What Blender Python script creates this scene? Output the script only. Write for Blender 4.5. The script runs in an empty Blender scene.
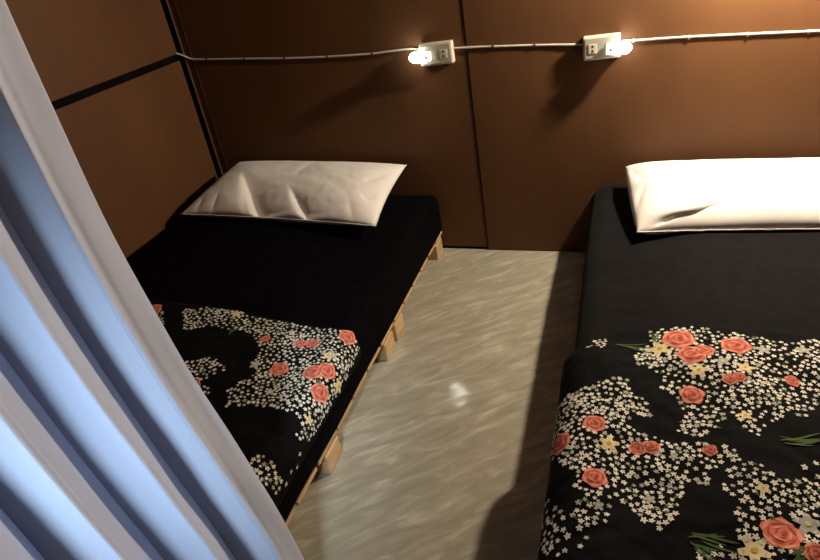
import bpy, bmesh, math, random
from mathutils import Vector, Matrix, noise
PI = math.pi
sc = bpy.context.scene
COL = sc.collection
rnd = random.Random(7)

# ------------------------------------------------------------ materials
def mat(name, col, rough=.6, metal=0, spec=.5, sheen=0, emit=None, estr=0, trans=0):
    m = bpy.data.materials.new(name); m.use_nodes = True
    b = m.node_tree.nodes['Principled BSDF']
    b.inputs['Base Color'].default_value = (*col, 1)
    b.inputs['Roughness'].default_value = rough
    b.inputs['Metallic'].default_value = metal
    b.inputs['Specular IOR Level'].default_value = spec
    b.inputs['Sheen Weight'].default_value = sheen
    b.inputs['Transmission Weight'].default_value = trans
    if emit:
        b.inputs['Emission Color'].default_value = (*emit, 1)
        b.inputs['Emission Strength'].default_value = estr
    return m
def N(m, t, **kw):
    n = m.node_tree.nodes.new(t)
    for k, v in kw.items():
        if k in n.inputs: n.inputs[k].default_value = v
        else: setattr(n, k, v)
    return n
def L(m, a, b): m.node_tree.links.new(a, b)
def vary(m, c1, c2, scale=(1, 1, 1), nscale=3, detail=5, lo=.35, hi=.65, bump=0, bscale=40, bdist=.002, bstretch=(1, 1, 1), distort=0, rot=(0, 0, 0)):
    """colour varies between c1 and c2 with stretched noise; optional fine bump"""
    b = m.node_tree.nodes['Principled BSDF']
    tc = N(m, 'ShaderNodeTexCoord')
    mp = N(m, 'ShaderNodeMapping'); mp.inputs['Scale'].default_value = scale; mp.inputs['Rotation'].default_value = rot
    L(m, tc.outputs['Object'], mp.inputs['Vector'])
    nz = N(m, 'ShaderNodeTexNoise', Scale=nscale, Detail=detail, Distortion=distort)
    L(m, mp.outputs[0], nz.inputs['Vector'])
    cr = N(m, 'ShaderNodeValToRGB')
    cr.color_ramp.elements[0].position = lo; cr.color_ramp.elements[0].color = (*c1, 1)
    cr.color_ramp.elements[1].position = hi; cr.color_ramp.elements[1].color = (*c2, 1)
    L(m, nz.outputs['Fac'], cr.inputs[0]); L(m, cr.outputs[0], b.inputs['Base Color'])
    if bump:
        mp2 = N(m, 'ShaderNodeMapping'); mp2.inputs['Scale'].default_value = bstretch; mp2.inputs['Rotation'].default_value = rot
        L(m, tc.outputs['Object'], mp2.inputs['Vector'])
        n2 = N(m, 'ShaderNodeTexNoise', Scale=bscale, Detail=3)
        L(m, mp2.outputs[0], n2.inputs['Vector'])
        bp = N(m, 'ShaderNodeBump', Strength=bump, Distance=bdist)
        L(m, n2.outputs['Fac'], bp.inputs['Height']); L(m, bp.outputs[0], b.inputs['Normal'])
    return m

M = {}
M['ply'] = vary(mat('brown_laminate', (.2, .09, .04), .5, spec=.2), (.096, .0415, .0165), (.134, .060, .0245), (1, 1, .35), 3.2, 6, .3, .7, bump=.12, bscale=60, bdist=.001)
M['black_trim'] = mat('black_trim', (.004, .0035, .003), .85, spec=.05)
M['gap_line'] = mat('brown_edge_strip', (.10, .055, .035), .4)
M['ceil'] = mat('ceiling_paint', (.07, .05, .04), .9)
M['black_cloth'] = vary(mat('black_cotton', (.006, .006, .008), .9, spec=.04, sheen=0), (.0012, .001, .0016), (.0022, .002, .003), (1, 1, 1), 30, 4, bump=.25, bscale=9, bdist=.006, bstretch=(1, 2.5, 1))
M['grey_cloth'] = vary(mat('charcoal_cotton', (.02, .02, .022), .9, spec=.08, sheen=.01), (.0055, .0053, .0054), (.0085, .008, .008), (1, 1, 1), 30, 4, bump=.3, bscale=7, bdist=.008, bstretch=(1, 3, 1))
M['quilt'] = vary(mat('black_quilt_cotton', (.007, .007, .008), .85, spec=.08, sheen=0), (.002, .002, .0022), (.004, .004, .0042), (1, 1, 1), 40, 4, bump=.8, bscale=22, bdist=.008)
M['white_print'] = mat('white_blossom_print', (.72, .70, .60), .85, spec=.2)
M['grey_print'] = mat('grey_blossom_print', (.40, .40, .34), .85, spec=.2)
M['cream_print'] = mat('cream_flower_print', (.68, .58, .32), .85, spec=.2)
M['yellow_print'] = mat('yellow_centre_print', (.55, .36, .06), .85, spec=.2)
M['coral_print'] = mat('coral_rose_print', (.62, .17, .11), .85, spec=.2)
M['pink_print'] = mat('pale_rose_print', (.74, .30, .20), .85, spec=.2)
M['red_print'] = mat('deep_rose_print', (.42, .065, .045), .85, spec=.2)
M['green_print'] = mat('green_leaf_print', (.07, .11, .035), .85, spec=.2)
M['pillow'] = mat('ivory_pillowcase', (.80, .76, .71), .8, spec=.2, sheen=.1)
M['pine'] = vary(mat('pale_pine', (.6, .4, .2), .65), (.46, .29, .13), (.62, .42, .21), (6, 1, 6), 5, 6, bump=.2, bscale=60)
M['plastic'] = mat('ivory_plastic', (.62, .58, .47), .35)
M['plastic_face'] = mat('grey_socket_plate', (.42, .39, .31), .4)
M['slot'] = mat('dark_slot', (.01, .01, .01), .6)
M['cable'] = mat('white_cable', (.62, .56, .48), .5)
M['bulb'] = mat('glowing_frosted_bulb', (.9, .9, .9), .4, emit=(1, .97, .90), estr=18)
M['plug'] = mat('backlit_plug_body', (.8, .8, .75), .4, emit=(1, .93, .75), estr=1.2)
M['lamp_bulb'] = mat('warm_bulb_glass', (.9, .8, .6), .3, emit=(1, .75, .45), estr=30)
M['metal'] = mat('brushed_steel', (.5, .5, .5), .35, metal=1)
M['nail'] = mat('steel_pin', (.35, .33, .3), .4, metal=.8)

# vinyl floor: grey-beige with diagonal pale streaks and a slight waviness
f = mat('vinyl_floor', (.3, .28, .22), .11, spec=.5); M['floor'] = f
b = f.node_tree.nodes['Principled BSDF']
tc = N(f, 'ShaderNodeTexCoord')
mp = N(f, 'ShaderNodeMapping'); mp.inputs['Rotation'].default_value = (0, 0, math.radians(-38)); 
L(f, tc.outputs['Object'], mp.inputs['Vector'])
mps = N(f, 'ShaderNodeMapping'); mps.inputs['Scale'].default_value = (5, 21, 1); L(f, mp.outputs[0], mps.inputs['Vector'])
n1 = N(f, 'ShaderNodeTexNoise', Scale=1.5, Detail=5, Distortion=.9, Roughness=.55); L(f, mps.outputs[0], n1.inputs['Vector'])
cr = N(f, 'ShaderNodeValToRGB')
e = cr.color_ramp.elements
e[0].position = .30; e[0].color = (.30, .272, .20, 1)
e[1].position = .75; e[1].color = (.56, .53, .42, 1)
k = cr.color_ramp.elements.new(.50); k.color = (.36, .33, .25, 1)
k = cr.color_ramp.elements.new(.60); k.color = (.42, .39, .30, 1)
L(f, n1.outputs['Fac'], cr.inputs[0]); L(f, cr.outputs[0], b.inputs['Base Color'])
n2 = N(f, 'ShaderNodeTexNoise', Scale=6, Detail=1); L(f, tc.outputs['Object'], n2.inputs['Vector'])
bp = N(f, 'ShaderNodeBump', Strength=.8, Distance=.004); L(f, n2.outputs['Fac'], bp.inputs['Height'])
n3 = N(f, 'ShaderNodeTexNoise', Scale=.9, Detail=3); L(f, mps.outputs[0], n3.inputs['Vector'])
bp2 = N(f, 'ShaderNodeBump', Strength=.2, Distance=.003); L(f, n3.outputs['Fac'], bp2.inputs['Height'])
L(f, bp.outputs[0], bp2.inputs['Normal']); L(f, bp2.outputs[0], b.inputs['Normal'])

# curtain: light blue polyester, slightly translucent
c = mat('blue_grey_curtain', (.45, .50, .63), .75, spec=.25, sheen=.15); M['curtain'] = c
nt = c.node_tree; b = nt.nodes['Principled BSDF']; out = nt.nodes['Material Output']
tr = N(c, 'ShaderNodeBsdfTranslucent'); tr.inputs['Color'].default_value = (.40, .45, .58, 1)
mx = N(c, 'ShaderNodeMixShader'); mx.inputs[0].default_value = .02
L(c, b.outputs[0], mx.inputs[1]); L(c, tr.outputs[0], mx.inputs[2]); L(c, mx.outputs[0], out.inputs['Surface'])
tc = N(c, 'ShaderNodeTexCoord'); nz = N(c, 'ShaderNodeTexNoise', Scale=300, Detail=2); L(c, tc.outputs['Object'], nz.inputs['Vector'])
bp = N(c, 'ShaderNodeBump', Strength=.1, Distance=.001); L(c, nz.outputs['Fac'], bp.inputs['Height']); L(c, bp.outputs[0], b.inputs['Normal'])

# ------------------------------------------------------------ helpers
def finish(name, bm, mats, parent=None, smooth=False, loc=None, keep_world=True):
    me = bpy.data.meshes.new(name)
    bmesh.ops.recalc_face_normals(bm, faces=bm.faces[:])
    bm.to_mesh(me); bm.free()
    for m in (mats if isinstance(mats, (list, tuple)) else [mats]): me.materials.append(m)
    if smooth:
        for p in me.polygons: p.use_smooth = True
    o = bpy.data.objects.new(name, me); COL.objects.link(o)
    if loc: 
        me.transform(Matrix.Translation(-Vector(loc))); o.location = loc
    if parent:
        o.parent = parent
        if keep_world: o.matrix_parent_inverse = Matrix.Translation(-parent.location)
    return o
def tag(o, label=None, cat=None, group=None, kind=None):
    for k_, v in (('label', label), ('category', cat), ('group', group), ('kind', kind)):
        if v: o[k_] = v
    return o
def empty(name, loc, label, cat, group=None):
    o = bpy.data.objects.new(name, None); COL.objects.link(o); o.location = loc; o.empty_display_size = .05
    return tag(o, label, cat, group)
def box(bm, lo, hi, bev=0, seg=2, mi=0):
    vs = [bm.verts.new((x, y, z)) for x in (lo[0], hi[0]) for y in (lo[1], hi[1]) for z in (lo[2], hi[2])]
    fs = [(0, 1, 3, 2), (4, 6, 7, 5), (0, 4, 5, 1), (2, 3, 7, 6), (0, 2, 6, 4), (1, 5, 7, 3)]
    F = [bm.faces.new([vs[i] for i in f_]) for f_ in fs]
    for q in F: q.material_index = mi
    if bev:
        ed = list({e_ for q in F for e_ in q.edges})
        bmesh.ops.bevel(bm, geom=ed, offset=bev, segments=seg, profile=.6, affect='EDGES')
def tube(bm, pts, r, n=10, caps=True, mi=0):
    pts = [Vector(p) for p in pts]; rings = []
    up = Vector((0, 0, 1))
    for i, p in enumerate(pts):
        t = (pts[min(i + 1, len(pts) - 1)] - pts[max(i - 1, 0)]).normalized()
        a = t.cross(up) if abs(t.dot(up)) < .95 else t.cross(Vector((1, 0, 0)))
        a.normalize(); b_ = t.cross(a)
        rr = r[i] if isinstance(r, (list, tuple)) else r
        rings.append([bm.verts.new(p + rr * (math.cos(2 * PI * k / n) * a + math.sin(2 * PI * k / n) * b_)) for k in range(n)])
    for A, B in zip(rings, rings[1:]):
        for k in range(n):
            q = bm.faces.new((A[k], A[(k + 1) % n], B[(k + 1) % n], B[k])); q.material_index = mi
    if caps: bm.faces.new(rings[0][::-1]).material_index = mi; bm.faces.new(rings[-1]).material_index = mi
def S01(t): t = max(0., min(1., t)); return t * t * (3 - 2 * t)
def grid(bm, nu, nv, fn, mi=0):
    V = [[bm.verts.new(fn(i / nu, j / nv)) for j in range(nv + 1)] for i in range(nu + 1)]
    for i in range(nu):
        for j in range(nv):
            bm.faces.new((V[i][j], V[i + 1][j], V[i + 1][j + 1], V[i][j + 1])).material_index = mi
    return V

def structure(name, lo, hi, m):
    bm = bmesh.new(); box(bm, lo, hi)
    return tag(finish(name, bm, m), kind='structure')

# ------------------------------------------------------------ room shell
XR, YF, ZC = 2.72, -3.6, 2.4
structure('floor', (-.1, YF, -.06), (XR + .1, .1, 0), M['floor'])
structure('ceiling', (-.1, YF, ZC), (XR + .1, .1, ZC + .06), M['ceil'])
# left wall: two laminate sheets with a black gap between them
bm = bmesh.new()
box(bm, (-.06, YF, 0), (0, -.0002, .849)); box(bm, (-.06, YF, .876), (0, -.0002, ZC))
tag(finish('wall_left', bm, M['ply']), kind='structure')
structure('trim_1', (-.06, YF, .849), (-.004, -.0002, .876), M['black_trim'])
structure('trim_2', (.0002, -.008, 0), (.026, -.0002, ZC), M['black_trim'])
structure('trim_3', (.0262, -.009, 0), (.029, -.0002, ZC), M['gap_line'])
structure('trim_4', (.058, -.0015, 0), (.0595, -.0002, ZC), M['gap_line'])
# back wall: sheets butted at X = 1.2; the left sheet stops short of the floor
bm = bmesh.new()
box(bm, (0, .0, .012), (1.187, .06, ZC), .0015, 1)
box(bm, (1.190, -.003, .002), (2.41, .06, ZC), .0015, 1)
box(bm, (2.413, .0, .002), (XR, .06, ZC), .0015, 1)
for v_ in bm.verts:
    if 1.18 < v_.co.x < 1.2: v_.co.x += .008 + (.35 - v_.co.z) * .026   # the joint is slightly out of plumb
tag(finish('wall_back', bm, M['ply']), kind='structure')
structure('gap_shade_back', (0, .004, 0), (1.187, .06, .012), M['black_trim'])  # black strip standing in for the shade in the gap under the left sheet
structure('wall_right', (XR, YF, 0), (XR + .06, .06, ZC), M['ply'])

# ------------------------------------------------------------ bed surfaces
def T_left(x, y):
    z = .325 - .040 * S01((x - .45) / .5)
    z -= .012 * S01((y + .30) / .3)
    z += .004 * noise.noise(Vector((x * 3, y * 3, 0)))
    return z
def T_right(x, y):
    z = .275 + .050 * S01((x - 1.6) / .35)
    z -= .010 * S01((y + .30) / .3)
    z += .004 * noise.noise(Vector((x * 3, y * 3, 5)))
    return z

def mattress(name, x0, x1, y0, y1, zb, T, r, m):
    """soft rounded slab whose top follows T"""
    bm = bmesh.new()
    cx, cy, hx, hy = (x0 + x1) / 2, (y0 + y1) / 2, (x1 - x0) / 2, (y1 - y0) / 2
    bmesh.ops.create_cube(bm, size=2)
    bmesh.ops.subdivide_edges(bm, edges=bm.edges[:], cuts=31, use_grid_fill=True)
    for v in bm.verts:
        a = [math.copysign(abs(c_) ** .75, c_) for c_ in v.co]
        zt = .28
        h = (zt - zb) / 2
        p = Vector((a[0] * hx, a[1] * hy, a[2] * h))
        q = Vector((max(-hx + r, min(hx - r, p.x)), max(-hy + r, min(hy - r, p.y)), max(-h + r, min(h - r, p.z))))
        d = p - q
        if d.length > 1e-6: p = q + d.normalized() * min(r, d.length) if sum(abs(c_) > 1e-6 for c_ in d) > 1 else q + d
        x, y, z = cx + p.x, cy + p.y, zb + h + p.z
        w = max(0, p.z / h) if p.z > 0 else 0
        z += (T(max(x0, min(x1, x)), y) - zt) * w
        if abs(v.co.x) > .99: x += math.copysign(.004, v.co.x) * noise.noise(Vector((y * 4, z * 9, 2)))
        v.co = (x, y, z)
    return finish(name, bm, m, smooth=True, loc=(cx, cy, zb))

LX0, LX1 = .022, 1.036
RX0, RX1 = 1.630, 2.66
o = mattress('mattress', LX0, LX1, -2.02, -.020, .0935, T_left, .045, M['black_cloth'])
tag(o, 'mattress in black fitted sheet on exposed pine pallets by the left wall', 'mattress', 'single mattresses')
o = mattress('mattress', RX0, RX1, -2.02, -.020, .0935, T_right, .045, M['black_cloth'])
tag(o, 'mattress under the charcoal sheet of the right-hand bed', 'mattress', 'single mattresses')

# ---- pallets
def pallet(x0, x1, y0, y1, blocks, label):
    root = empty('pallet', ((x0 + x1) / 2, (y0 + y1) / 2, 0), label, 'pallet', 'pine pallets under the beds')
    n = max(4, round((y1 - y0) / .115)); w = (y1 - y0) / n
    for i in range(n):
        bm = bmesh.new(); a = y0 + i * w
        box(bm, (x0 + rnd.uniform(0, .003), a + .006, .082), (x1 - rnd.uniform(0, .003), a + w - .006, .092), .0015, 1)
        finish('deck_board', bm, M['pine'], root)
    for xa, xb, ia, ib in ((x0 + .004, x0 + .09, .03, 0), ((x0 + x1) / 2 - .045, (x0 + x1) / 2 + .045, 0, 0), (x1 - .09, x1 - .004, 0, .03)):
        bm = bmesh.new(); box(bm, (xa + ia, y0 + .005, .0662), (xb - ib, y1 - .005, .0815), .0015, 1)
        finish('bearer', bm, M['pine'], root)
        for yb in blocks:
            bm = bmesh.new(); box(bm, (xa, yb - .04, 0), (xb, yb + .04, .0660), .003, 1)
            finish('block', bm, M['pine'], root)
    return root
pallet(.03, 1.020, -.650, -.01, (-.060, -.602), 'pine pallet under the head end of the left black mattress')
pallet(.03, 1.020, -1.86, -.660, (-.708, -1.175, -1.80), 'pine pallet under the foot end of the left black mattress')
pallet(1.66, 2.64, -.650, -.01, (-.060, -.602), 'pine pallet under the head end of the right bed')
pallet(1.66, 2.64, -1.86, -.660, (-.708, -1.175, -1.80), 'pine pallet under the foot end of the right bed')

# ---- charcoal sheet over the right bed, hanging to the floor on the aisle side
def sheet_pt(s, y, off=.006):
    """s: arc length from the far side (s=0 at X=2.66) towards the aisle; then down the side"""
    xe = 1.668; flat = RX1 - xe; r = .048
    if s < flat:
        x = RX1 - s; return Vector((x, y, T_right(x, y) + off)), Vector((0, 0, 1))
    a = s - flat; q = r * PI / 2; zt = T_right(xe, y)
    if a < q:
        th = a / r; return Vector((xe - (r + off) * math.sin(th), y, zt - r + (r + off) * math.cos(th))), Vector((-math.sin(th), 0, math.cos(th)))
    d = a - q
    return Vector((xe - r - off, y, zt - r - d)), Vector((-1, 0, 0))
bm = bmesh.new()
SL = (RX1 - 1.668) + .048 * PI / 2 + .235
def sh(u, v):
    y = -2.03 + v * 2.0255; s = u * SL
    p, n_ = sheet_pt(s, y)
    p.z = max(p.z, .004)
    d = max(0, .24 - p.z) / .24 if n_.x < -.5 else 0
    p.x -= d * (.012 + .014 * noise.noise(Vector((y * 6, p.z * 2, 3)))) 
    if n_.z > .5:
        w = noise.noise(Vector((p.x * 2.5, y * 14 + p.x * 2, 1.5)))
        p.z += .0035 * max(0, w) + .0010
        p.z += .012 * math.exp(-((p.x - 1.68) / .05) ** 2 - ((y + .05) / .06) ** 2)
    return p
grid(bm, 110, 150, sh)
o = finish('bed_sheet', bm, M['grey_cloth'], smooth=True, loc=(2.14, -1.0, .3))
sm = o.modifiers.new('s', 'SOLIDIFY'); sm.thickness = .0015; sm.offset = 1
tag(o, 'charcoal bed sheet covering the right bed and hanging to the floor', 'bed sheet')

# ---- quilts
def quilt_bulge(x, y, seed, amp):
    v = noise.noise(Vector((x * 9, y * 9, seed))) + .5 * noise.noise(Vector((x * 20 + 2 * math.sin(y * 15), y * 24, seed + 3)))
    return amp * v
def quilt_left(s, y, off=0, low=False):
    """s: X while on top; beyond .995 it rolls over the aisle edge"""
    xe, r = .995, .060
    yy = y
    zt = T_left(min(s, xe), y) + .016 + (0 if low else quilt_bulge(s, y, 1, .006))
    if low: off = -.013
    if s < xe: return Vector((s, yy, zt + off))
    a = s - xe; q = r * PI / 2
    if a < q:
        th = a / r; return Vector((xe + (r + off) * math.sin(th), yy, zt - r + (r + off) * math.cos(th)))
    return Vector((xe + r + off, yy, zt - r - (a - q)))
def quilt_right(s, y, off=0, low=False):
    """s: X while on top; below 1.675 it rolls over the aisle edge and hangs"""
    xe, r = 1.665, .072
    zt = T_right(max(s, xe), y) + .026 + (0 if low else quilt_bulge(s, y, 9, .009))
    if low: off = -.012
    zt += .036 * math.exp(-((max(s, xe) - 1.66) / .10) ** 2) * S01((-.93 - y) / .12)
    if s > xe: return Vector((s, y, zt + off))
    a = xe - s; q = r * PI / 2
    if a < q:
        th = a / r; return Vector((xe - (r + off) * math.sin(th), y, zt - r + (r + off) * math.cos(th)))
    d = a - q
    return Vector((xe - r - off - .006 * noise.noise(Vector((y * 7, d * 5, 8))), y, zt - r - d))
def back_left(s): return -.955 - .022 * S01((s - .6) / .4) + .006 * math.sin(s * 9)
def back_right(s): return -.935 + .012 * math.sin(s * 7 + 1) - .06 * S01((1.72 - s) / .12)
PL = {'cl': [[(0.519, -0.99), (0.575, -0.975), (0.678, -0.962), (0.855, -0.953), (1.003, -0.986), (1.075, -0.957), (1.089, -1.039), (1.1, -1.132), (1.095, -1.23), (1.096, -1.312), (1.057, -1.336), (1.032, -1.281), (0.986, -1.289), (0.955, -1.278), (0.86, -1.301), (0.826, -1.257), (0.858, -1.198), (0.85, -1.161), (0.827, -1.092), (0.775, -1.039), (0.647, -1.039), (0.581, -1.078)], [(0.663, -1.188), (0.746, -1.152), (0.784, -1.188), (0.748, -1.241), (0.788, -1.272), (0.744, -1.286)], [(0.988, -1.432), (1.027, -1.411), (1.06, -1.435), (1.086, -1.427), (1.08, -1.467), (1.037, -1.471), (1.013, -1.468)], [(0.387, -0.998), (0.451, -1.001), (0.521, -1.082), (0.472, -1.084)]], 'sp': [[(1.078, -1.421), (1.07, -1.33), (1.1, -1.309), (1.1, -1.398), (1.1, -1.475), (1.102, -1.481)]], 'ro': [(1.035, -0.994, 0.0268), (0.821, -1.056, 0.0159), (0.92, -1.049, 0.017), (0.953, -1.043, 0.0201), (0.912, -1.152, 0.0263), (1.006, -1.152, 0.0277), (1.035, -1.131, 0.0267), (1.05, -1.199, 0.0289), (0.42, -1.006, 0.0326), (0.736, -1.254, 0.0133)], 'cr': [(1.018, -1.085, 0.0165, 0), (1.085, -1.136, 0.0205, 0), (1.061, -1.28, 0.013, 0), (0.846, -1.153, 0.0155, 1), (0.93, -1.234, 0.0138, 1), (1.028, -1.076, 0.0134, 1), (0.684, -0.972, 0.0161, 0)], 'gr': [[(1.024, -1.172), (1.038, -1.181)], [(0.711, -1.068), (0.719, -1.032)]]}
PR = {'cl': [[(1.78, -0.929), (1.867, -0.939), (1.92, -0.944), (1.988, -0.958), (2.053, -0.968), (2.124, -0.943), (2.092, -1.075), (2.038, -1.192), (2.011, -1.185), (1.977, -1.214), (1.948, -1.26), (1.918, -1.224), (1.899, -1.206), (1.885, -1.235), (1.85, -1.263), (1.821, -1.251), (1.84, -1.196), (1.818, -1.164), (1.799, -1.129), (1.789, -1.075), (1.745, -1.073), (1.75, -1.028), (1.783, -0.987)], [(1.642, -0.937), (1.692, -0.928), (1.689, -1.013), (1.652, -1.006)], [(1.657, -1.148), (1.727, -1.115), (1.735, -1.146), (1.777, -1.185), (1.776, -1.213), (1.735, -1.217), (1.727, -1.253), (1.797, -1.27), (1.869, -1.28), (1.91, -1.29), (1.907, -1.314), (1.879, -1.324), (1.859, -1.381), (1.828, -1.36), (1.81, -1.429), (1.781, -1.475), (1.748, -1.451), (1.721, -1.427), (1.7, -1.451), (1.701, -1.478), (1.667, -1.5), (1.644, -1.47), (1.655, -1.416), (1.627, -1.365), (1.57, -1.302), (1.561, -1.17), (1.619, -1.161)], [(1.566, -1.455), (1.614, -1.463), (1.629, -1.517), (1.601, -1.542)], [(1.899, -1.324), (1.941, -1.311), (1.957, -1.333), (1.979, -1.352), (2.039, -1.315), (1.999, -1.489), (1.828, -1.521), (1.83, -1.497), (1.886, -1.484), (1.897, -1.437), (1.894, -1.413), (1.879, -1.38)]], 'sp': [[(1.557, -0.9), (1.561, -0.9), (1.557, -0.915), (1.557, -0.917)], [(1.941, -1.347), (2.046, -1.282), (2.027, -1.366), (1.961, -1.384)], [(1.553, -1.41), (1.693, -1.445), (1.708, -1.492), (1.644, -1.558), (1.498, -1.49)]], 'ro': [(1.837, -0.979, 0.0367), (1.859, -1.036, 0.0308), (1.883, -1.021, 0.0237), (1.946, -0.997, 0.0313), (1.851, -1.151, 0.0247), (1.921, -1.109, 0.0147), (1.939, -1.102, 0.0131), (2.033, -1.092, 0.0147), (1.672, -1.258, 0.0225), (1.605, -1.3, 0.0271), (1.678, -1.389, 0.0231), (1.749, -1.301, 0.016), (1.773, -1.295, 0.0168), (1.868, -1.295, 0.0133), (1.95, -1.451, 0.0299), (1.99, -1.478, 0.0199)], 'cr': [(1.798, -1.01, 0.0245, 0), (1.868, -1.085, 0.0187, 0), (1.954, -1.071, 0.0173, 0), (1.914, -1.057, 0.0159, 1), (1.7, -1.302, 0.019, 0), (1.935, -1.207, 0.013, 0), (1.937, -1.373, 0.0119, 0), (1.767, -1.409, 0.0107, 1), (1.686, -1.445, 0.0099, 1), (1.909, -1.484, 0.0215, 0), (1.989, -1.427, 0.0195, 1), (1.997, -1.003, 0.0149, 1), (1.809, -1.315, 0.0085, 1), (2.072, -0.992, 0.0152, 1)], 'gr': [[(1.703, -0.993), (1.773, -1.023)], [(1.977, -1.257), (2.051, -1.256)], [(1.817, -1.469), (1.88, -1.481)], [(1.784, -0.947), (1.794, -0.985)], [(1.819, -1.484), (1.859, -1.507)], [(1.953, -1.493), (1.979, -1.475)]]}

# ---- printed flowers laid into the quilt cloth
PRINT = ['quilt', 'white_print', 'grey_print', 'cream_print', 'yellow_print', 'coral_print', 'pink_print', 'red_print', 'green_print']
def inside(p, poly):
    x, y = p; r = False
    for i in range(len(poly)):
        (x1, y1), (x2, y2) = poly[i - 1], poly[i]
        if (y1 > y) != (y2 > y) and x < (x2 - x1) * (y - y1) / (y2 - y1) + x1: r = not r
    return r
def patch(bm, fn, s, y, rim, mi, h):
    """flat shape with the given rim offsets, draped on the cloth"""
    c_ = bm.verts.new(fn(s, y, h)); prev = None
    rs = (.35, .7, 1) if max(abs(q[0]) for q in rim) > .011 else (1,)
    for k_ in rs:
        vs = [bm.verts.new(fn(s + a * k_, y + b_ * k_, h)) for a, b_ in rim]
        for i in range(len(vs)):
            (bm.faces.new((c_, vs[i - 1], vs[i])) if prev is None else bm.faces.new((prev[i - 1], vs[i - 1], vs[i], prev[i]))).material_index = mi
        prev = vs
def star(r, n=5, inner=.42, rot=0, jit=.15, R=rnd):
    o_ = []
    for k_ in range(n * 3):
        a = rot + 2 * PI * k_ / (n * 3)
        q = r * (inner if k_ % 3 == 0 else 1) * (1 + R.uniform(-jit, jit))
        o_.append((q * math.cos(a), q * math.sin(a)))
    return o_
def wob(r, n, amp, k, rot, R=rnd):
    return [(r * (1 + amp * math.sin(k * a + rot) + R.uniform(-.05, .05)) * math.cos(a), r * (1 + amp * math.sin(k * a + rot) + R.uniform(-.05, .05)) * math.sin(a)) for a in [2 * PI * i / n for i in range(n)]]
def arcband(r, w, a0, a1, n=7):
    o_ = [(r * math.cos(a0 + (a1 - a0) * i / n), r * math.sin(a0 + (a1 - a0) * i / n)) for i in range(n + 1)]
    i_ = [((r - w * math.sin(PI * i / n)) * math.cos(a0 + (a1 - a0) * i / n), (r - w * math.sin(PI * i / n)) * math.sin(a0 + (a1 - a0) * i / n)) for i in range(n, -1, -1)]
    return o_ + i_
def band(bm, fn, s, y, r, w, a0, a1, mi, h, n=6, dx=0, dy=0):
    A, B = [], []
    for i in range(n + 1):
        a = a0 + (a1 - a0) * i / n; ww = w * math.sin(PI * (i + .3) / (n + .6))
        A.append(bm.verts.new(fn(s + dx + r * math.cos(a), y + dy + r * math.sin(a), h)))
        B.append(bm.verts.new(fn(s + dx + (r - ww) * math.cos(a), y + dy + (r - ww) * math.sin(a), h)))
    for i in range(n): bm.faces.new((A[i], A[i + 1], B[i + 1], B[i])).material_index = mi
H0 = .0016
def rose(bm, fn, s, y, r):
    r *= .92; rot = rnd.uniform(0, 6.28)
    patch(bm, fn, s, y, wob(r, 22, .10, 5, rot), 5, H0)
    for k_ in range(5):
        a = rot + k_ * 1.2566; band(bm, fn, s, y, r * .95, r * .22, a, a + 1.05, 6, H0 + .0006)
        band(bm, fn, s, y, r * .70, r * .13, a + .5, a + 1.5, 7, H0 + .0006)
    patch(bm, fn, s, y, wob(r * .52, 14, .10, 4, rot + 1), 5, H0 + .0009)
    for k_ in range(3):
        a = rot + k_ * 2.09 + .4; band(bm, fn, s, y, r * .50, r * .15, a, a + 1.5, 6, H0 + .0014)
        band(bm, fn, s, y, r * .32, r * .10, a + .8, a + 2.2, 7, H0 + .0014)
    patch(bm, fn, s + .1 * r, y, wob(r * .15, 8, .1, 3, rot), 7, H0 + .0018)
def bigflower(bm, fn, s, y, r, kind):
    rot = rnd.uniform(0, 6.28)
    patch(bm, fn, s, y, star(r, 5, .55, rot, .12), 2 if kind else 3, H0)
    for k_ in range(5):
        a = rot + 2 * PI * k_ / 5; band(bm, fn, s, y, r * .75, r * .1, a + .3, a + .9, 2 if not kind else 1, H0 + .0006, 4)
    patch(bm, fn, s, y, wob(r * .22, 8, .1, 3, 0), 4 if not kind else 3, H0 + .0009)
def leaf(bm, fn, s, y, ln, w, a, mi=8):
    n = 5; A, B = [], []
    for i in range(n + 1):
        t = i / n; x_ = ln * t; ww = w * math.sin(PI * t) + .0004; cv = .15 * ln * t * t
        for q, Q in ((ww, A), (-ww, B)):
            dx, dy = x_ * math.cos(a) - (q + cv) * math.sin(a), x_ * math.sin(a) + (q + cv) * math.cos(a)
            Q.append(bm.verts.new(fn(s + dx, y + dy, H0 + .0002)))
    for i in range(n): bm.faces.new((A[i], A[i + 1], B[i + 1], B[i])).material_index = mi
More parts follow.
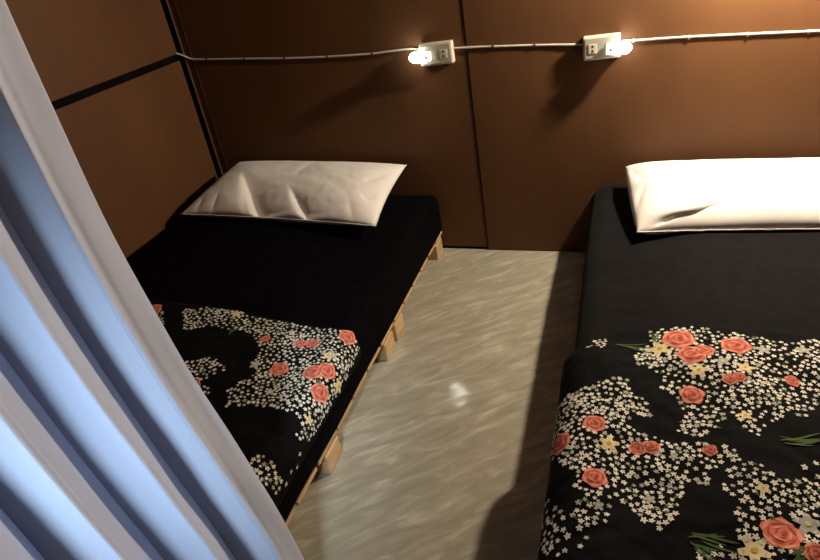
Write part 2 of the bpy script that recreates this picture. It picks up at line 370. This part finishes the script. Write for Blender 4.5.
def scatter(bm, fn, P, edge, smin, smax, rb):
    big = [(a, b_, r) for a, b_, r in P['ro']] + [(a, b_, r) for a, b_, r, k_ in P['cr']]
    for a, b_, r in P['ro']: rose(bm, fn, a, b_, r)
    for a, b_, r, k_ in P['cr']: bigflower(bm, fn, a, b_, r, k_)
    for (a0, b0), (a1, b1) in P['gr']:
        for q in range(6):
            t = rnd.random(); ang = math.atan2(b1 - b0, a1 - a0) + rnd.uniform(-.35, .35)
            leaf(bm, fn, a0 + (a1 - a0) * t * .5, b0 + (b1 - b0) * t * .5 + rnd.uniform(-.008, .008), math.hypot(a1 - a0, b1 - b0) * rnd.uniform(.5, .9), .0016, ang)
    cells = {}
    def ok(x, y, d):
        i, j = int(x / .02), int(y / .02)
        for a in (-1, 0, 1):
            for b_ in (-1, 0, 1):
                for (u, v) in cells.get((i + a, j + b_), ()):
                    if (u - x) ** 2 + (v - y) ** 2 < d * d: return False
        return True
    for polys, dens, d in ((P['cl'], 16000, rb * 1.74), (P['sp'], 1500, rb * 2.2)):
        for poly in polys:
            xs = [p[0] for p in poly]; ys = [p[1] for p in poly]
            area = (max(xs) - min(xs)) * (max(ys) - min(ys))
            for _ in range(int(area * dens * 4)):
                x, y = rnd.uniform(min(xs) - .01, max(xs) + .01), rnd.uniform(min(ys) - .01, max(ys) + .01)
                wx, wy = x + .012 * noise.noise(Vector((x * 40, y * 40, 3))), y + .012 * noise.noise(Vector((x * 40, y * 40, 7)))
                if not inside((wx, wy), poly) or x < smin or x > smax or y > edge(x) - .006 or y < -1.98: continue
                if any((x - a) ** 2 + (y - b_) ** 2 < (r * .92 + rb * .3) ** 2 for a, b_, r in big): continue
                dd = d * (1 + .35 * noise.noise(Vector((x * 12, y * 12, 11))))
                if not ok(x, y, dd): continue
                cells.setdefault((int(x / .02), int(y / .02)), []).append((x, y))
                r = rb * rnd.uniform(.62, 1.12)
                patch(bm, fn, x, y, star(r, 5, .55, rnd.uniform(0, 6.28), .2), 2 if rnd.random() < .16 else 1, H0)
                if r > rb * .9: patch(bm, fn, x, y, wob(r * .2, 5, 0, 1, 0), 4 if rnd.random() < .4 else 2, H0 + .0006)
                if rnd.random() < .12: leaf(bm, fn, x, y, rb * 1.7, rb * .3, rnd.uniform(0, 6.28))

def more(P, cs):
    for cx, cy, r in cs:
        P['cl'].append([(cx + r * (1 + .3 * math.sin(3 * a + cx * 9)) * math.cos(a), cy + .7 * r * (1 + .3 * math.sin(2 * a + cy * 7)) * math.sin(a)) for a in [2 * PI * i / 14 for i in range(14)]])
        for _ in range(4):
            P['ro'].append((cx + rnd.uniform(-.5, .5) * r, cy + rnd.uniform(-.35, .35) * r, rnd.uniform(.018, .028)))
        P['cr'].append((cx + rnd.uniform(-.5, .5) * r, cy + rnd.uniform(-.3, .3) * r, .018, 0))
more(PL, [(.22, -1.15, .14), (.25, -1.5, .15), (.60, -1.62, .16), (.85, -1.85, .12), (.3, -1.85, .13)])
more(PR, [(2.35, -1.1, .17), (2.38, -1.55, .16), (1.85, -1.72, .16), (2.3, -1.88, .12)])

def quilt(fn, s0, s1, back, P, rb):
    bm = bmesh.new()
    nu, nv = 150, 150
    def at(u, v, low=False):
        s_ = s0 + (s1 - s0) * u; return fn(s_, -2.0 + v * (2.0 + back(s_)), 0, low)
    A = grid(bm, nu, nv, at); D = grid(bm, nu, nv, lambda u, v: at(u, v, True))
    for i in range(nu):
        for j in (0, nv): bm.faces.new((A[i][j], A[i + 1][j], D[i + 1][j], D[i][j]))
    for j in range(nv):
        for i in (0, nu): bm.faces.new((A[i][j], A[i][j + 1], D[i][j + 1], D[i][j]))
    bmesh.ops.recalc_face_normals(bm, faces=bm.faces[:])
    scatter(bm, fn, P, back, min(s0, s1) + .01, max(s0, s1) - .01, rb)
    return bm
def quilt_obj(fn, s0, s1, back, P, rb, label):
    bm = quilt(fn, s0, s1, back, P, rb)
    for f_ in bm.faces: 
        f_.smooth = True
    me = bpy.data.meshes.new('quilt')
    c_ = ((s0 + s1) / 2, -1.45, .34)
    bm.to_mesh(me); bm.free(); me.transform(Matrix.Translation(-Vector(c_)))
    for k_ in PRINT: me.materials.append(M[k_])
    o = bpy.data.objects.new('quilt', me); o.location = c_; COL.objects.link(o)
    return tag(o, label, 'quilt', 'floral quilts')
quilt_obj(quilt_left, .03, 1.115, back_left, PL, .0051, 'black floral quilt folded down over the left bed, partly behind the curtain')
quilt_obj(quilt_right, 1.47, 2.63, back_right, PR, .0054, 'puffy black floral quilt on the right bed, hanging over the aisle side')

# ------------------------------------------------------------ pillows
def pillow(corners, thick, T, creases, label, pu=4, pv=2.6, sag=0, fold=None, pinch=.035):
    FL, FR, BL, BR = [Vector(c_) for c_ in corners]
    bm = bmesh.new(); n_u, n_v = 150, 84
    nrm = (FR - FL).cross(BL - FL).normalized()
    if nrm.z < 0: nrm = -nrm
    def pt(u, v, side):
        cu, cv = 2 * u - 1, 2 * v - 1
        # pinched corners, slightly concave sides
        uu = .5 + .5 * cu * (1 - pinch * (1 - cv * cv)); vv = .5 + .5 * cv * (1 - .05 * (1 - cu * cu))
        p = FL.lerp(FR, uu).lerp(BL.lerp(BR, uu), vv)
        prof = max(0, 1 - abs(cu) ** pu) ** .55 * max(0, 1 - abs(cv) ** pv) ** .55
        h = thick * prof
        h *= 1 + .10 * noise.noise(Vector((u * 3, v * 2, 4)))
        d = 0
        if side > 0:
            for (u0, v0, u1, v1, wl, wr, A) in creases:
                dx, dy = (u1 - u0) * 1.9, v1 - v0; ln = math.hypot(dx, dy); ex, ey = dx / ln, dy / ln
                rx, ry = (u - u0) * 1.9, v - v0; al = (rx * ex + ry * ey) / ln; pd = rx * ey - ry * ex
                m_ = S01(al * 1.6 + .05) * S01((1.25 - al) * 3)
                wd = .35 + .65 * max(0, min(1, al)) 
                d -= A * m_ * (math.exp(-math.sqrt(pd * pd + 1e-4) / (wl * wd)) if pd > 0 else math.exp(-math.sqrt(pd * pd + 1e-4) / (wr * wd)))
            d += .0025 * noise.noise(Vector((u * 9 + v * 4, v * 7, 2))) * prof + .0012 * noise.noise(Vector((u * 26, v * 16, 2))) * prof
        p = p + nrm * (side * h + d * min(1, prof * 2))
        if side > 0 and fold:
            (u0, v0, u1, v1, K) = fold
            dx, dy = (u1 - u0) * 1.9, v1 - v0; ln = math.hypot(dx, dy); ex, ey = dx / ln, dy / ln
            rx, ry = (u - u0) * 1.9, v - v0; al = (rx * ex + ry * ey) / ln; pd = rx * ey - ry * ex
            m_ = S01(al * 3) * S01((1.1 - al) * 3)
            g = K * m_ * math.exp(-((pd + .055) / .05) ** 2)
            p += Vector((.35, -.9, .12)) * g
        p.z -= sag * (1 - cv * cv) * .2
        # piping wobble
        if prof < .02: p.z += .002 * noise.noise(Vector((u * 30, v * 30, 1)))
        p.z = max(p.z, T(p.x, p.y) + (.0135 if p.x > 1.5 else .004))
        p.y = min(p.y, -.008)
        return p
    A = grid(bm, n_u, n_v, lambda u, v: pt(.5 - .5 * math.cos(PI * u) if False else u, v, 1))
    Bv = grid(bm, n_u, n_v, lambda u, v: pt(u, v, -1))
    bmesh.ops.remove_doubles(bm, verts=bm.verts[:], dist=.0004)
    # seam: short flange along the front and right hems
    root = finish('pillow', bm, M['pillow'], smooth=True, loc=tuple((FL + BR) / 2))
    bm = bmesh.new()
    pts = [pt(u, v, 1) for u, v in [(i / 40, 0) for i in range(41)] + [(1, j / 20) for j in range(1, 21)]]
    tube(bm, [p + Vector((0, 0, .0005)) for p in pts], .0022, 6)
    finish('hem', bm, M['pillow'], root, smooth=True)
    s_ = root.modifiers.new('sub', 'SUBSURF'); s_.levels = 1; s_.render_levels = 1
    tag(root, label, 'pillow', 'white pillows on the beds')
    return root
pillow([(.085, -.400, .352), (.925, -.450, .338), (.150, -.030, .420), (.918, -.045, .397)], .062, T_left,
       [(.17, .60, .44, -.04, .03, .26, .055), (.50, .40, .68, -.02, .03, .14, .032), (.24, .42, .36, .00, .05, .10, .010), (.07, .25, .09, -.02, .03, .05, .008), (.15, .27, .18, -.02, .03, .05, .008), (.84, .30, .90, .0, .04, .06, .006), (.55, .95, .50, .60, .05, .07, .005), (.98, .8, .90, .55, .04, .06, .008), (.99, .4, .92, .3, .04, .06, .008), (.3, .98, .28, .8, .04, .06, .004)],
       'creased cream pillow on the left bed against the dark wall', pv=2.4)
pillow([(1.757, -.470, .340), (2.52, -.430, .340), (1.722, -.050, .375), (2.52, -.050, .368)], .068, T_right,
       [(-.02, -.05, .54, .44, .025, .045, .095), (.06, .06, .26, .42, .03, .06, .012), (.42, .42, .66, .50, .04, .05, .025), (.60, .02, .98, .34, .03, .07, .05), (.00, .12, .05, .45, .03, .06, .010), (.0, .95, .05, .6, .03, .05, .012)],
       'brightly lit white pillow on the right bed with a long front fold', pu=7, pv=3.2, fold=(.04, .0, .56, .44, .048), pinch=-.012)

# ------------------------------------------------------------ outlets, plug-in night lamps, cable
def outlet(x0, x1, z0, z1, tilt, lampside, label, plabel):
    cx, cz = (x0 + x1) / 2, (z0 + z1) / 2; W, Hh = x1 - x0, z1 - z0
    root = empty('outlet_box', (cx, -.0005, cz), label, 'electrical outlet', 'surface mounted outlets on the back wall')
    back = -.0032 if cx > 1.19 else -.0004
    parts = []
    def add(name, bm, m, par=None, smooth=False):
        bm.transform(Matrix.Translation((cx, 0, cz)) @ Matrix.Rotation(tilt, 4, 'Y') @ Matrix.Translation((-cx, 0, -cz)))
        return finish(name, bm, m, par if par else root, smooth)
    bm = bmesh.new(); box(bm, (x0, -.0335, z0), (x1, back, z1), .005, 3); add('back_box', bm, M['plastic'])
    bm = bmesh.new(); box(bm, (x0 + .006, -.036, z0 + .006), (x1 - .006, -.0337, z1 - .006), .001, 2); add('face_plate', bm, M['plastic_face'])
    for sx in (cx - W * .24, cx + W * .24):
        bm = bmesh.new(); box(bm, (sx - .013, -.0385, cz - .015), (sx + .013, -.0362, cz + .015), .0012, 2)
        so = add('socket', bm, M['plastic'])
        for dz in (-.007, .007):
            bm = bmesh.new(); tube(bm, [(sx, -.0392, cz + dz), (sx, -.0386, cz + dz)], .0038, 10)
            add('pin_hole', bm, M['slot'], so)
    # night lamp plugged into the outer socket
    sg = lampside; sx = cx + sg * W * .24
    r2 = empty('night_lamp', (sx, -.055, cz), plabel, 'lamp', 'plug-in night lamps')
    zc = cz - .002
    bm = bmesh.new(); box(bm, (sx - .014, -.062, zc - .016), (sx + .014, -.0398, zc + .016), .004, 3)
    finish('plug_body', bm, M['plug'], r2, True)
    bm = bmesh.new(); L_ = .050; r = .0185; P_ = []; Rr = []
    for i in range(15):
        t = i / 14; P_.append((sx + sg * (.0145 + L_ * t), -.052, zc)); Rr.append(r * min(1, (max(0, 1 - t) * 3.2) ** .5) if t > .6 else r * (.8 + .2 * S01(t * 5)))
    Rr[-1] = .003
    tube(bm, P_, Rr, 20); finish('bulb', bm, M['bulb'], r2, True)
    bm = bmesh.new(); tube(bm, [(sx + .001, -.0642, zc - .001), (sx + .001, -.0622, zc - .001)], .0035, 12); finish('sensor_dot', bm, M['slot'], r2)
    return root
outlet(1.022, 1.141, .759, .833, -.03, -1, 'ivory double outlet box with a lamp in its left socket', 'glowing night lamp plugged in on the left side of the left outlet')
outlet(1.575, 1.690, .738, .811, -.03, 1, 'ivory double outlet box with a lamp in its right socket', 'glowing night lamp plugged in on the right side of the right outlet')

def cable(pts, label):
    bm = bmesh.new(); V = [Vector(p) for p in pts]; out = []
    for i in range(len(V) - 1):
        p0, p1, p2, p3 = V[max(i - 1, 0)], V[i], V[i + 1], V[min(i + 2, len(V) - 1)]
        for k_ in range(8):
            t = k_ / 8
            out.append(.5 * ((2 * p1) + (-p0 + p2) * t + (2 * p0 - 5 * p1 + 4 * p2 - p3) * t * t + (-p0 + 3 * p1 - 3 * p2 + p3) * t ** 3))
    out.append(V[-1])
    tube(bm, out, .0036, 8)
    o = finish('cable', bm, M['cable'], smooth=True, loc=pts[0])
    return tag(o, label, 'cable', 'white cable runs on the back wall')
cable([(.0045, -.022, .880), (.018, -.016, .873), (.036, -.010, .862), (.058, -.006, .850), (.098, -.005, .8455), (.30, -.005, .833), (.542, -.005, .818), (.80, -.005, .811), (.90, -.005, .814), (.98, -.006, .817), (1.019, -.010, .812)],
      'white cable from the left corner of the wall to the left outlet')
cable([(1.1415, -.010, .807), (1.19, -.008, .805), (1.302, -.0066, .800), (1.45, -.0066, .792), (1.5745, -.010, .784)], 'white cable between the two outlets')
cable([(1.694, -.010, .785), (1.76, -.0068, .783), (1.92, -.0066, .780), (2.239, -.0066, .768), (2.40, -.0066, .764), (2.55, -.006, .760), (2.715, -.006, .757)], 'white cable running right from the right outlet')
def clip(x, z, yb, label, grp):
    bm = bmesh.new(); r = .0052; yc = yb - .0040
    P_ = [(x, yc - r * math.sin(a), z + r * math.cos(a)) for a in [PI * i / 8 for i in range(9)]]
    for dx in (-.0025, .0025): pass
    A = [[bm.verts.new((x + dx, p[1], p[2])) for p in P_] for dx in (-.003, .003)]
    I = [[bm.verts.new((x + dx, yc - .0042 * math.sin(PI * i / 8), z + .0042 * math.cos(PI * i / 8))) for i in range(9)] for dx in (-.003, .003)]
    for i in range(8):
        bm.faces.new((A[0][i], A[0][i + 1], A[1][i + 1], A[1][i])); bm.faces.new((I[0][i], I[1][i], I[1][i + 1], I[0][i + 1]))
        for s_ in (0, 1): bm.faces.new((A[s_][i], I[s_][i], I[s_][i + 1], A[s_][i + 1]))
    box(bm, (x - .003, yb - .004, z - .0085), (x + .003, yb - .0002, z - .0045), .0008, 1)
    tube(bm, [(x, yb - .0050, z - .0066), (x, yb - .0036, z - .0066)], .0014, 8, mi=1)
    o = finish('cable_clip', bm, [M['slot'] if x < 1.5 else M['cable'], M['nail']], loc=(x, yb, z))
    return tag(o, label, 'cable clip', grp)
for x, z in ((.129, .8437), (.300, .833), (.475, .822), (.655, .8145), (.835, .8115)):
    clip(x, z, -.0004, 'small dark clip on the cable left of the left outlet', 'clips left of the left outlet')
for x, z in ((1.165, .8060),): clip(x, z, -.0004, 'small dark clip right beside the left outlet', 'clip beside the left outlet')
for x, z in ((1.278, .8013), (1.418, .7938)):
    clip(x, z, -.0034, 'small dark clip on the cable between the two outlets', 'clips between the outlets')
for x, z in ((1.728, .7845), (1.890, .7805), (2.052, .7755), (2.212, .7695)):
    clip(x, z, -.0034, 'small white clip on the cable right of the right outlet', 'clips right of the right outlet')

# ------------------------------------------------------------ curtain in the foreground
CW = .92
def cur(u, v):
    """u along the cloth from the edge nearest the back wall, v from hem to top"""
    z = .10 + v * 1.92
    fl = S01((1.05 - z) / 1.0)
    y0 = -1.629 + .100 * fl
    t = u * CW
    q = max(0, t - .034)
    ph = 2 * PI * (q / .078) + .6 * math.sin(q * 15)
    amp = (.033 + .008 * math.sin(t * 21 + 1)) * (.85 + .4 * fl) * S01(q / .05)
    x = 1.116 + .16 * min(t, .05) - .005 * S01((t - .052) / .02) + amp * math.sin(ph - 1.2) + .004 * math.sin(2.1 * ph + 2 * v + 1) * S01(q / .04)
    y = y0 - t * (1 + .18 * fl) + .017 * math.sin(2 * ph + .2) * S01(q / .05)
    x += .010 * fl * math.sin(t * 6 + 1)
    # soft creases near the edge
    x += .004 * noise.noise(Vector((t * 30, z * 5, 3)))
    return Vector((x, y, z))
bm = bmesh.new(); grid(bm, 420, 60, cur)
root = finish('curtain', bm, M['curtain'], smooth=True, loc=(1.125, -2.1, 2.02))
s_ = root.modifiers.new('t', 'SOLIDIFY'); s_.thickness = .0012
tag(root, 'pale blue curtain hanging in folds in the left foreground', 'curtain')
rod = empty('curtain_rod', (1.125, -2.1, 2.06), 'steel curtain rod above the pale blue curtain', 'curtain rod')
bm = bmesh.new(); tube(bm, [(1.125, -1.60, 2.06), (1.125, -2.75, 2.06)], .009, 12); finish('pole', bm, M['metal'], rod, True)
for y in (-1.62, -2.72):
    bm = bmesh.new(); box(bm, (1.117, y - .008, 2.07), (1.133, y + .008, 2.3995), .001, 1); finish('bracket', bm, M['metal'], rod)
for i in range(9):
    y = -1.655 - i * .113; bm = bmesh.new()
    tube(bm, [(1.125 + .021 * math.sin(a), y, 2.052 + .021 * math.cos(a)) for a in [2 * PI * k_ / 20 for k_ in range(21)]], .0018, 6, caps=False)
    finish('curtain_ring', bm, M['metal'], root, True)

# ------------------------------------------------------------ lights
LP = Vector((2.15, -.20, 1.27))
lamp = empty('pendant_lamp', (LP.x, LP.y, ZC), 'bare warm bulb hanging from the ceiling above the right bed', 'lamp')
bm = bmesh.new(); tube(bm, [(LP.x, LP.y, ZC - .0005), (LP.x, LP.y, LP.z + .10)], .003, 8); finish('cord', bm, M['slot'], lamp)
bm = bmesh.new(); tube(bm, [(LP.x, LP.y, LP.z + .0995), (LP.x, LP.y, LP.z + .043)], .017, 16); finish('bulb_holder', bm, M['plastic'], lamp, True)
bm = bmesh.new(); bmesh.ops.create_uvsphere(bm, u_segments=24, v_segments=14, radius=.036)
bm.transform(Matrix.Translation(LP)); finish('bulb', bm, M['lamp_bulb'], lamp, True)
M['lamp_bulb'].node_tree.nodes['Principled BSDF'].inputs['Emission Strength'].default_value = 1850
M['lamp_bulb'].node_tree.nodes['Principled BSDF'].inputs['Emission Color'].default_value = (1, .86, .67, 1)

def area(name, loc, target, sx, sy, power, col):
    l = bpy.data.lights.new(name, 'AREA'); l.shape = 'RECTANGLE'; l.size = sx; l.size_y = sy; l.energy = power; l.color = col
    o = bpy.data.objects.new(name, l); COL.objects.link(o); o.location = loc
    o.rotation_euler = (Vector(target) - Vector(loc)).to_track_quat('-Z', 'Y').to_euler()
    return o
d_ = area('daylight', (1.72, -3.05, 1.85), (1.10, -1.90, .75), .2, .2, 1.6, (.68, .85, 1)); d_.data.spread = math.radians(26)
w = bpy.data.worlds.new('world'); sc.world = w; w.use_nodes = True
w.node_tree.nodes['Background'].inputs[0].default_value = (.45, .55, .75, 1)
w.node_tree.nodes['Background'].inputs[1].default_value = .02

# ------------------------------------------------------------ camera
cd = bpy.data.cameras.new('camera'); cam = bpy.data.objects.new('camera', cd); COL.objects.link(cam); sc.camera = cam
cd.sensor_fit = 'HORIZONTAL'; cd.sensor_width = 36; cd.lens = 592.9005 / 820 * 36; cd.clip_start = .02
r_ = Vector((.94689588, .29087671, -.13703623)); u_ = Vector((-.04188672, .53414286, .84435591)); f_ = Vector((-.31880039, .79377714, -.51796155))
m4 = Matrix((r_, u_, -f_)).transposed().to_4x4(); m4.translation = Vector((1.6880196, -2.11947618, 1.21465649))
cam.matrix_world = m4
vs = sc.view_settings; vs.view_transform = 'Standard'; vs.look = 'None'; vs.exposure = 0; vs.gamma = 1; vs.use_curve_mapping = False
